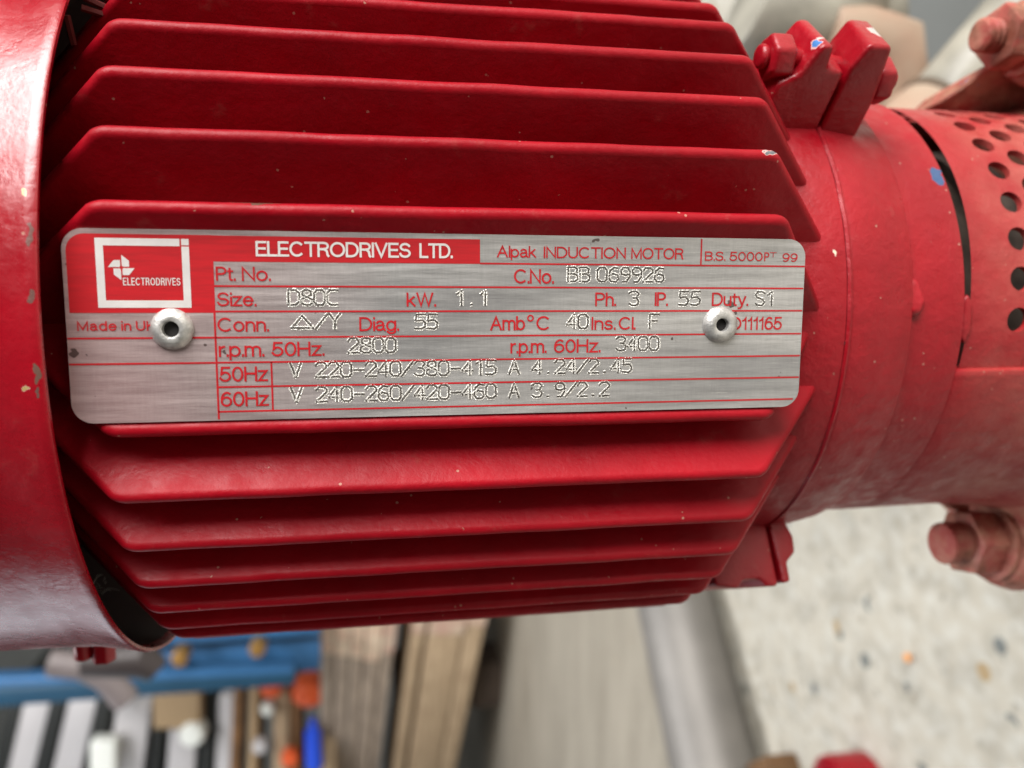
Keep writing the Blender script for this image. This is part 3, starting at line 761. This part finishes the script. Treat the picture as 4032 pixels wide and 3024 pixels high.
# steel tube lying on the floor
r_t = 62.
pa, pb = at_x(2655, 2351, HF-r_t), at_x(2812, 3024, HF-r_t)
d = (pb-pa).normalized(); A_ = pa - d*900; B_ = pb + d*14
bm = bmesh.new(); s_ = d.cross(Vector((1,0,0))).normalized(); t_ = d.cross(s_)
n = 48; rings = []
for P, rr in ((A_, r_t), (B_, r_t), (B_, r_t-6), (A_, r_t-6)):
    rings.append([bm.verts.new(P + (s_*math.cos(2*PI*k/n)+t_*math.sin(2*PI*k/n))*rr) for k in range(n)])
for i in range(4):
    a, b = rings[i], rings[(i+1)%4]
    for k in range(n): bm.faces.new((a[k], a[(k+1)%n], b[(k+1)%n], b[k]))
tag(obj('steel_pipe', bm, simple('galvanised', (.25,.235,.215), .55, .35, var=.35, scale=5, b=.2, bd=.003), org=A_+Vector((r_t,0,0)), sm=40),
    'large grey steel pipe lying on the concrete floor below the motor', 'pipe')

bm = bmesh.new(); Pq = at_x(2930, 3010, HF-45); frame_box(bm, Pq, (45,0,0), d*90, s_*70); bev(bm, 4, 2, 30)
tag(obj('rusty_block', bm, simple('rust', (.16,.08,.03), .8, var=.5, scale=30), org=(HF, Pq.y, Pq.z)), 'rusty brown block at the cut end of the grey steel pipe', 'block')
# timber stacks: sawn boards, cut ends towards the motor
def wood(name, c1, c2):
    return simple(name, c1, .75, 0, col2=c2, scale=6, stretch=(3,1,10), b=.3, bd=.004)
M_w1 = wood('grey_timber', (.48,.38,.29), (.28,.22,.17)); M_w2 = wood('tan_timber', (.58,.43,.27), (.40,.28,.17))
M_end = simple('sawn_end', (.90,.76,.56), .8, col2=(.80,.50,.36), scale=14, stretch=(1,1,3))
Dv = ray(1480, 4300); Dv.x = 0; Dv.normalize()
Nv = Dv.cross(Vector((1,0,0))).normalized()
if Nv.z > 0: Nv = -Nv
def stack(name, label, cols, mat, z0, z1, band, seed):
    """cols: image columns (left, right) of each board at the top and at the bottom of the view"""
    Pm = at_z(cols[-1][1], 2400, z0); org = Vector((HF, Pm.y, Pm.z)); rg = random.Random(seed)
    t = thing(name, label, 'timber stack', org)
    for a0, a1, b0, b1 in cols:
        y0 = 2360 + rg.uniform(-8, 8)
        A = [at_z(a0+3, y0, z0), at_z(a1-3, y0, z0)]; B = [at_z(b0+3, 3240, z1), at_z(b1-3, 3240, z1)]
        d = Vector((0, 60, -420))
        bm = bmesh.new(); hexa(bm, [A[0],A[1],B[1],B[0],A[0]+d,A[1]+d,B[1]+d,B[0]+d]); bev(bm, 5, 2, 30)
        obj('board', bm, mat, t, org=org)
        f = (band + rg.uniform(-30, 30))/880.
        D0, D1 = A[0].lerp(B[0], f), A[1].lerp(B[1], f); e = Vector((0,0,4))
        bm = bmesh.new(); hexa(bm, [A[0]+e*1.5,A[1]+e*1.5,D1+e*1.5,D0+e*1.5,A[0]-e,A[1]-e,D1-e,D0-e])
        obj('pale_board_end', bm, M_end if rg.random() < .6 else M_end2, t, org=org)
    x_ = max(Pm.x, at_z(cols[-1][3], 3240, z1).x)
    bm = bmesh.new(); P = at_z(cols[-1][1], 2700, (z0+z1)/2); frame_box(bm, Vector((x_-20, P.y, P.z-120)), (HF-x_+20,0,0), (0,-160,0), (0,0,-220))
    obj('bearer', bm, M_brown_w, t, org=org)
M_end2 = simple('sawn_end_pink', (.62,.36,.28), .8, col2=(.74,.60,.44), scale=14, stretch=(1,1,3)); M_brown_w = wood('brown_bearer', (.10,.07,.05), (.05,.035,.025))
stack('timber_stack', 'stack of weathered grey boards with pale sawn ends beside the blue steel frame',
      [(1262,1322,1252,1300),(1322,1392,1300,1346),(1392,1446,1346,1384),(1446,1522,1384,1434),(1522,1576,1434,1466)], M_w1, -2600, -3300, 170, 3)
stack('timber_stack', 'stack of thick tan boards nearer the bare concrete floor',
      [(1630,1692,1520,1562),(1702,1850,1572,1690),(1850,1936,1690,1752)], M_w2, -2650, -3300, 90, 5)

# blue steel frame: two uprights tied by a rail
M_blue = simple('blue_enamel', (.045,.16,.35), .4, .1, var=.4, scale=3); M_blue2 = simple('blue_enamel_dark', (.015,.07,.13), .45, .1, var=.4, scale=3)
M_brass = simple('brass_bolt', (.40,.22,.06), .4, .6)
fr = thing('blue_steel_frame', 'blue painted steel rack upright with brass coloured bolts, behind the fan cover', 'rack', (HF, at_z(900,2600,-2500).y, -2500))
fo = Vector((HF, at_z(900,2600,-2500).y, -2500))
def quadbox(px0, py0a, py0b, px1, py1a, py1b, z, depth):
    """slab whose face corners are at the given image points on the plane z"""
    P = [at_z(px0, py0a, z), at_z(px0, py0b, z), at_z(px1, py1b, z), at_z(px1, py1a, z)]
    return P + [p + Vector((0, 0, -depth)) for p in P]
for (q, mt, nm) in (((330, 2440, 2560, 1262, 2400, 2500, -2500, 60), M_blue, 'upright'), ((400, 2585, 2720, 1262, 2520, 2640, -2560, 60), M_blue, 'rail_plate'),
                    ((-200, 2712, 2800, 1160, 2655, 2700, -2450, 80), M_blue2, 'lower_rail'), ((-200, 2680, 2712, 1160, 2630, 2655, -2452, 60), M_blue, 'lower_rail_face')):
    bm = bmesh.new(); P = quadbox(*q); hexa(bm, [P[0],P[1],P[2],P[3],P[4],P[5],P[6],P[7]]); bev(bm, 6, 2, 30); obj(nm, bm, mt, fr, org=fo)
for px, py in ((705, 2598), (1012, 2562)):
    P = at_z(px, py, -2440); bm = bmesh.new(); tube(bm, [P, P+Vector((0,0,-70))], 26, 20); bev(bm, 5, 2, 40); obj('bolt', bm, M_brass, fr, org=fo)

# clamp with grey cable hanging by the frame
P = at_z(420, 2640, -900); bm = bmesh.new()
tube(bm, [at_z(200,2610,-900), at_z(330,2625,-900), at_z(420,2670,-900), at_z(500,2760,-900)], 17, 14)
tag(obj('hose', bm, simple('grey_hose', (.20,.17,.17), .5), org=at_z(500,2760,-900)), 'grey hose end below the bottom edge of the fan cover', 'hose')
P = at_z(470, 2600, -760)
bm = bmesh.new(); tube(bm, [at_z(330,2605,-760), at_z(560,2590,-760), at_z(620,2640,-760)], [16,22,14], 14)
tag(obj('dark_bracket', bm, simple('dark_metal', (.05,.04,.04), .5), org=P), 'dark metal bracket between the fan cover and the blue frame', 'bracket')

# storage shelving in the lower left: boards seen edge-on with pale tubs between
M_pale = simple('pale_plastic', (.60,.58,.58), .4, scale=3, var=.12); M_bk = simple('black_edge', (.02,.022,.02), .6)
M_card = simple('cardboard', (.46,.32,.18), .8, scale=5); M_white = simple('white_plastic', (.93,.95,.88), .3, var=.03)
ZS = -3000.
so = Vector((HF, at_z(300, 2900, ZS).y, ZS))
sh = thing('storage_shelving', 'tall shelving with black shelf edges behind the blue frame', 'shelving', so)
def slab(px0, py0, px1, py1, wpx, z, depth, mat, nm, parent=None, org=None, b=8):
    P = [at_z(px0-wpx/2, py0, z), at_z(px0+wpx/2, py0, z), at_z(px1+wpx/2, py1, z), at_z(px1-wpx/2, py1, z)]
    bm = bmesh.new(); hexa(bm, P + [p+Vector((0,0,-depth)) for p in P]); bev(bm, b, 2, 30)
    return obj(nm, bm, mat, parent, org=org or (P[2]))
for px0, px1, wd in ((238,120,62),(420,330,66),(640,590,34),(822,800,48),(70,-40,60),(985,960,26)):
    slab(px0, 2715, px1, 3200, wd, ZS, 420, M_bk, 'shelf', sh, so)
for i, (px0, px1, wd, mt, lab, cat) in enumerate(((330,225,112,M_pale,'pale grey tub between the two thickest black shelf edges','tub'),
        (532,470,138,M_pale,'wide pale tub right of the thick black shelf edges','tub'),(730,700,110,M_pale,'pale grey tub below the cardboard box','tub'),
        (905,885,90,M_pale,'pale tub nearest the brown shelf boards','tub'),(150,40,110,M_pale,'pale tub furthest left on the shelving','tub'))):
    tag(slab(px0, 2740, px1, 3190, wd, ZS-12, 330, mt, 'storage_tub'), lab, cat, 'tubs on the shelving')
def blockat(px0, py0, px1, py1, z, depth, mat, nm, lab, cat, grp=None, b=12):
    P = [at_z(px0, py0, z), at_z(px1, py0, z), at_z(px1, py1, z), at_z(px0, py1, z)]
    bm = bmesh.new(); hexa(bm, P + [p+Vector((0,0,-depth)) for p in P]); bev(bm, b, 3, 30)
    return tag(obj(nm, bm, mat, None, org=P[1]), lab, cat, grp)
blockat(600, 2735, 790, 2875, ZS+60, 70, M_card, 'cardboard_box', 'small brown cardboard box on the shelving under the blue rail', 'box')
blockat(350, 2925, 455, 3060, ZS+80, 70, M_white, 'white_box', 'bright white box on the shelving at the bottom edge of the picture', 'box')
def disc(px, py, rpx, z, mat, nm, lab, cat, grp=None, sy=1.):
    P = at_z(px, py, z); r = rpx*(-z+117)/FPX; bm = bmesh.new()
    prof = [(0,.0),(.55,.0),(.82,-.10),(.97,-.32),(1,-.6),(1,-1.5),(.9,-1.7)]
    n = 24; rings = [[bm.verts.new(P + Vector((r*a*math.cos(2*PI*k/n), r*a*sy*math.sin(2*PI*k/n), r*b))) for k in range(n)] for a, b in prof[1:]]
    for a, b in zip(rings, rings[1:]):
        for k in range(n): bm.faces.new((a[k], a[(k+1)%n], b[(k+1)%n], b[k]))
    bm.faces.new(rings[0]); bm.faces.new(rings[-1][::-1])
    return tag(obj(nm, bm, mat, None, org=P), lab, cat, grp)
disc(455, 2752, 40, ZS+90, M_white, 'glint_disc', 'round white disc painted as a bright glint just under the blue rail', 'bottle', 'white glint discs')  # white discs stand in for bright specular spots on the shelving
disc(752, 2905, 50, ZS+90, M_white, 'glint_disc', 'larger white disc painted as a bright glint low on the shelving beneath the cardboard box', 'bottle', 'white glint discs')
M_or = simple('orange_plastic', (.80,.12,.03), .4, var=.1); M_bl = simple('cobalt_plastic', (.02,.09,.75), .35, var=.1)
disc(1065, 2722, 42, ZS+80, M_or, 'orange_cap', 'smaller orange cap on the brown shelving, left one of two', 'tub', 'orange caps')  # orange caps: round plastic ends on the brown shelving
disc(1215, 2745, 72, ZS+80, M_or, 'orange_cap', 'large orange cap next to the grey timber stack', 'tub', 'orange caps', .8)
b2 = thing('brown_shelving', 'narrow brown wooden shelving between the pale tubs and the timber', 'shelving', Vector((HF, so.y, ZS+20)))
M_br = simple('brown_wood', (.26,.13,.05), .6, scale=6, var=.5); M_lt = simple('light_wood', (.50,.36,.22), .6, scale=6, var=.3)
for px0, px1, wd, mt in ((940,915,40,M_br),(1000,985,34,M_card),(1110,1100,60,M_lt),(1165,1160,30,M_br),(1290,1290,60,M_lt)):
    slab(px0, 2680, px1, 3200, wd, ZS+10, 300, mt, 'shelf_board', b2, Vector((HF, so.y, ZS+20)))
P = at_z(1232, 2960, ZS+80); bm = bmesh.new(); tube(bm, [at_z(1232,2830,ZS+80), at_z(1232,2868,ZS+80), at_z(1232,2880,ZS+80), at_z(1238,3015,ZS+80), at_z(1238,3022,ZS+80)], [14,18,32,34,28], 20)
tag(obj('blue_bottle', bm, M_bl, org=at_z(1238,3022,ZS+80)), 'cobalt blue bottle below the large orange cap', 'bottle')
for px, py, rp_, mt, lab in ((1020,2950,30,M_pale,'small pale jar low on the brown shelving'),(1050,2800,26,M_white,'small white jar under the smaller orange cap'),(1140,3000,36,M_or,'orange brown tin at the bottom of the brown shelving')):
    disc(px, py, rp_, ZS+70, mt, 'jar', lab, 'jar', 'jars on the brown shelving')

# round red cap standing on the floor at the bottom edge
P = at_x(3290, 3130, HF-40); bm = bmesh.new(); r_c = 122*(P-CAMPOS).length/FPX
n = 40; prof = [(0,1.0),(6,1.0),(8,.97),(8,.82),(5,.78),(5,.06)]
rings = [[bm.verts.new(Vector((HF-h_, P.y+r_c*q*math.cos(2*PI*k/n), P.z+r_c*q*math.sin(2*PI*k/n)))) for k in range(n)] for h_, q in ((0,1.),(38,1.),(44,.97),(46,.9),(44,.82),(42,.78),(42,.05))]
for a, b in zip(rings, rings[1:]):
    for k in range(n): bm.faces.new((a[k], a[(k+1)%n], b[(k+1)%n], b[k]))
bm.faces.new(rings[-1]); bm.faces.new(rings[0])
tag(obj('red_cap', bm, M_red, org=(HF, P.y, P.z)), 'round red cap on the concrete floor at the bottom edge', 'cap')
# a crumb of orange plastic on the floor
P = at_x(3572, 2590, HF-6); bm = bmesh.new(); bmesh.ops.create_icosphere(bm, subdivisions=2, radius=4.5, matrix=Matrix.Translation(P) @ Matrix.Diagonal((.5,1,1.2,1)))
tag(obj('orange_crumb', bm, simple('orange_crumb', (.85,.36,.10), .6), org=(HF,P.y,P.z)), 'tiny orange crumb on the speckled concrete floor', 'debris')

# ---------------------------------------------------------------- pipework above right
M_cream = simple('cream_paint', (.36,.34,.28), .42, var=.55, scale=18, b=.3, bd=.002)
M_tan = simple('dusty_tan', (.34,.26,.19), .6, col2=(.32,.19,.13), scale=26, b=.4, bd=.002)
M_brown = simple('dark_sealant', (.09,.06,.035), .7)
zq = -260.
pp = thing('pipework', 'cream and dusty tan pipe fittings behind the clamp lugs at the top right', 'pipework', (HF, at_z(3600,300,zq).y, zq))
po = Vector((HF, at_z(3600,300,zq).y, zq))
def pipe(pts, r, mat, nm, n=40):
    bm = bmesh.new(); tube(bm, pts, r, n); bev(bm, 1.2, 2, 50); return obj(nm, bm, mat, pp, org=po, sm=45)
Q = lambda px, py, z=zq: at_z(px, py, z)
pipe([Q(3150,1050), Q(3390,760), Q(3560,590), Q(3690,455)], [25,25,24.5,21.5], M_tan, 'tan_fitting')
pipe([Q(3683,462), Q(3704,441)], 22.6, M_brown, 'joint_ring')
pipe([Q(3700,445), Q(3716,425), Q(3960,130), Q(4250,-230)], [16.5,20.0,19.5,19.5], M_cream, 'cream_pipe')
pipe([Q(2930,40,-300), Q(3060,100,-300), Q(3190,80,-300), Q(3300,-20,-300), Q(3360,-260,-300)], [25,27,27,27,27], M_cream, 'cream_elbow')
pipe([Q(3185,105,-302), Q(3212,88,-302)], 28.8, M_brown, 'joint_ring')
pipe([Q(3225,150,-290), Q(3330,170,-290), Q(3480,200,-290), Q(3500,420,-290)], [20,21,22,21], M_tan, 'tan_elbow')
pipe([Q(3205,60,-310), Q(3320,90,-310), Q(3470,60,-310)], [15,24,24], M_cream, 'cream_union')
pipe([Q(3415,70,-288), Q(3440,150,-288), Q(3530,230,-288), Q(3555,350,-288)], 5, M_brown, 'hose_band')
# added dark grey block standing in for the shaded floor behind them
bm = bmesh.new(); frame_box(bm, at_z(3420, -500, -470), (HF-at_z(3420,0,-470).x-2,0,0), (0,-330,0), (0,0,-200)); bev(bm, 8, 2)
tag(obj('shaded_floor_panel', bm, simple('shaded_floor_panel', (.14,.15,.15), .6, scale=4), org=(HF, at_z(3420,0,-470).y, -470)), 'added dark grey block standing in for the shaded floor behind the cream pipework', 'panel')

# dust threads caught in the gap by the fan cover
bm = bmesh.new()
for k in range(9):
    P = at_z(390+random.uniform(-30,30), 2320+random.uniform(-35,35), -38)
    pts = [P]
    for j in range(4): pts.append(pts[-1] + Vector((random.uniform(-.6,1.2), random.uniform(-.5,.9), random.uniform(-.4,.4))))
    tube(bm, pts, .035, 4)
tag(obj('cobweb', bm, simple('cobweb', (.45,.43,.40), .9), org=at_z(390,2320,-38)), 'wisp of cobweb in the dark gap beside the fan cover', 'cobweb')
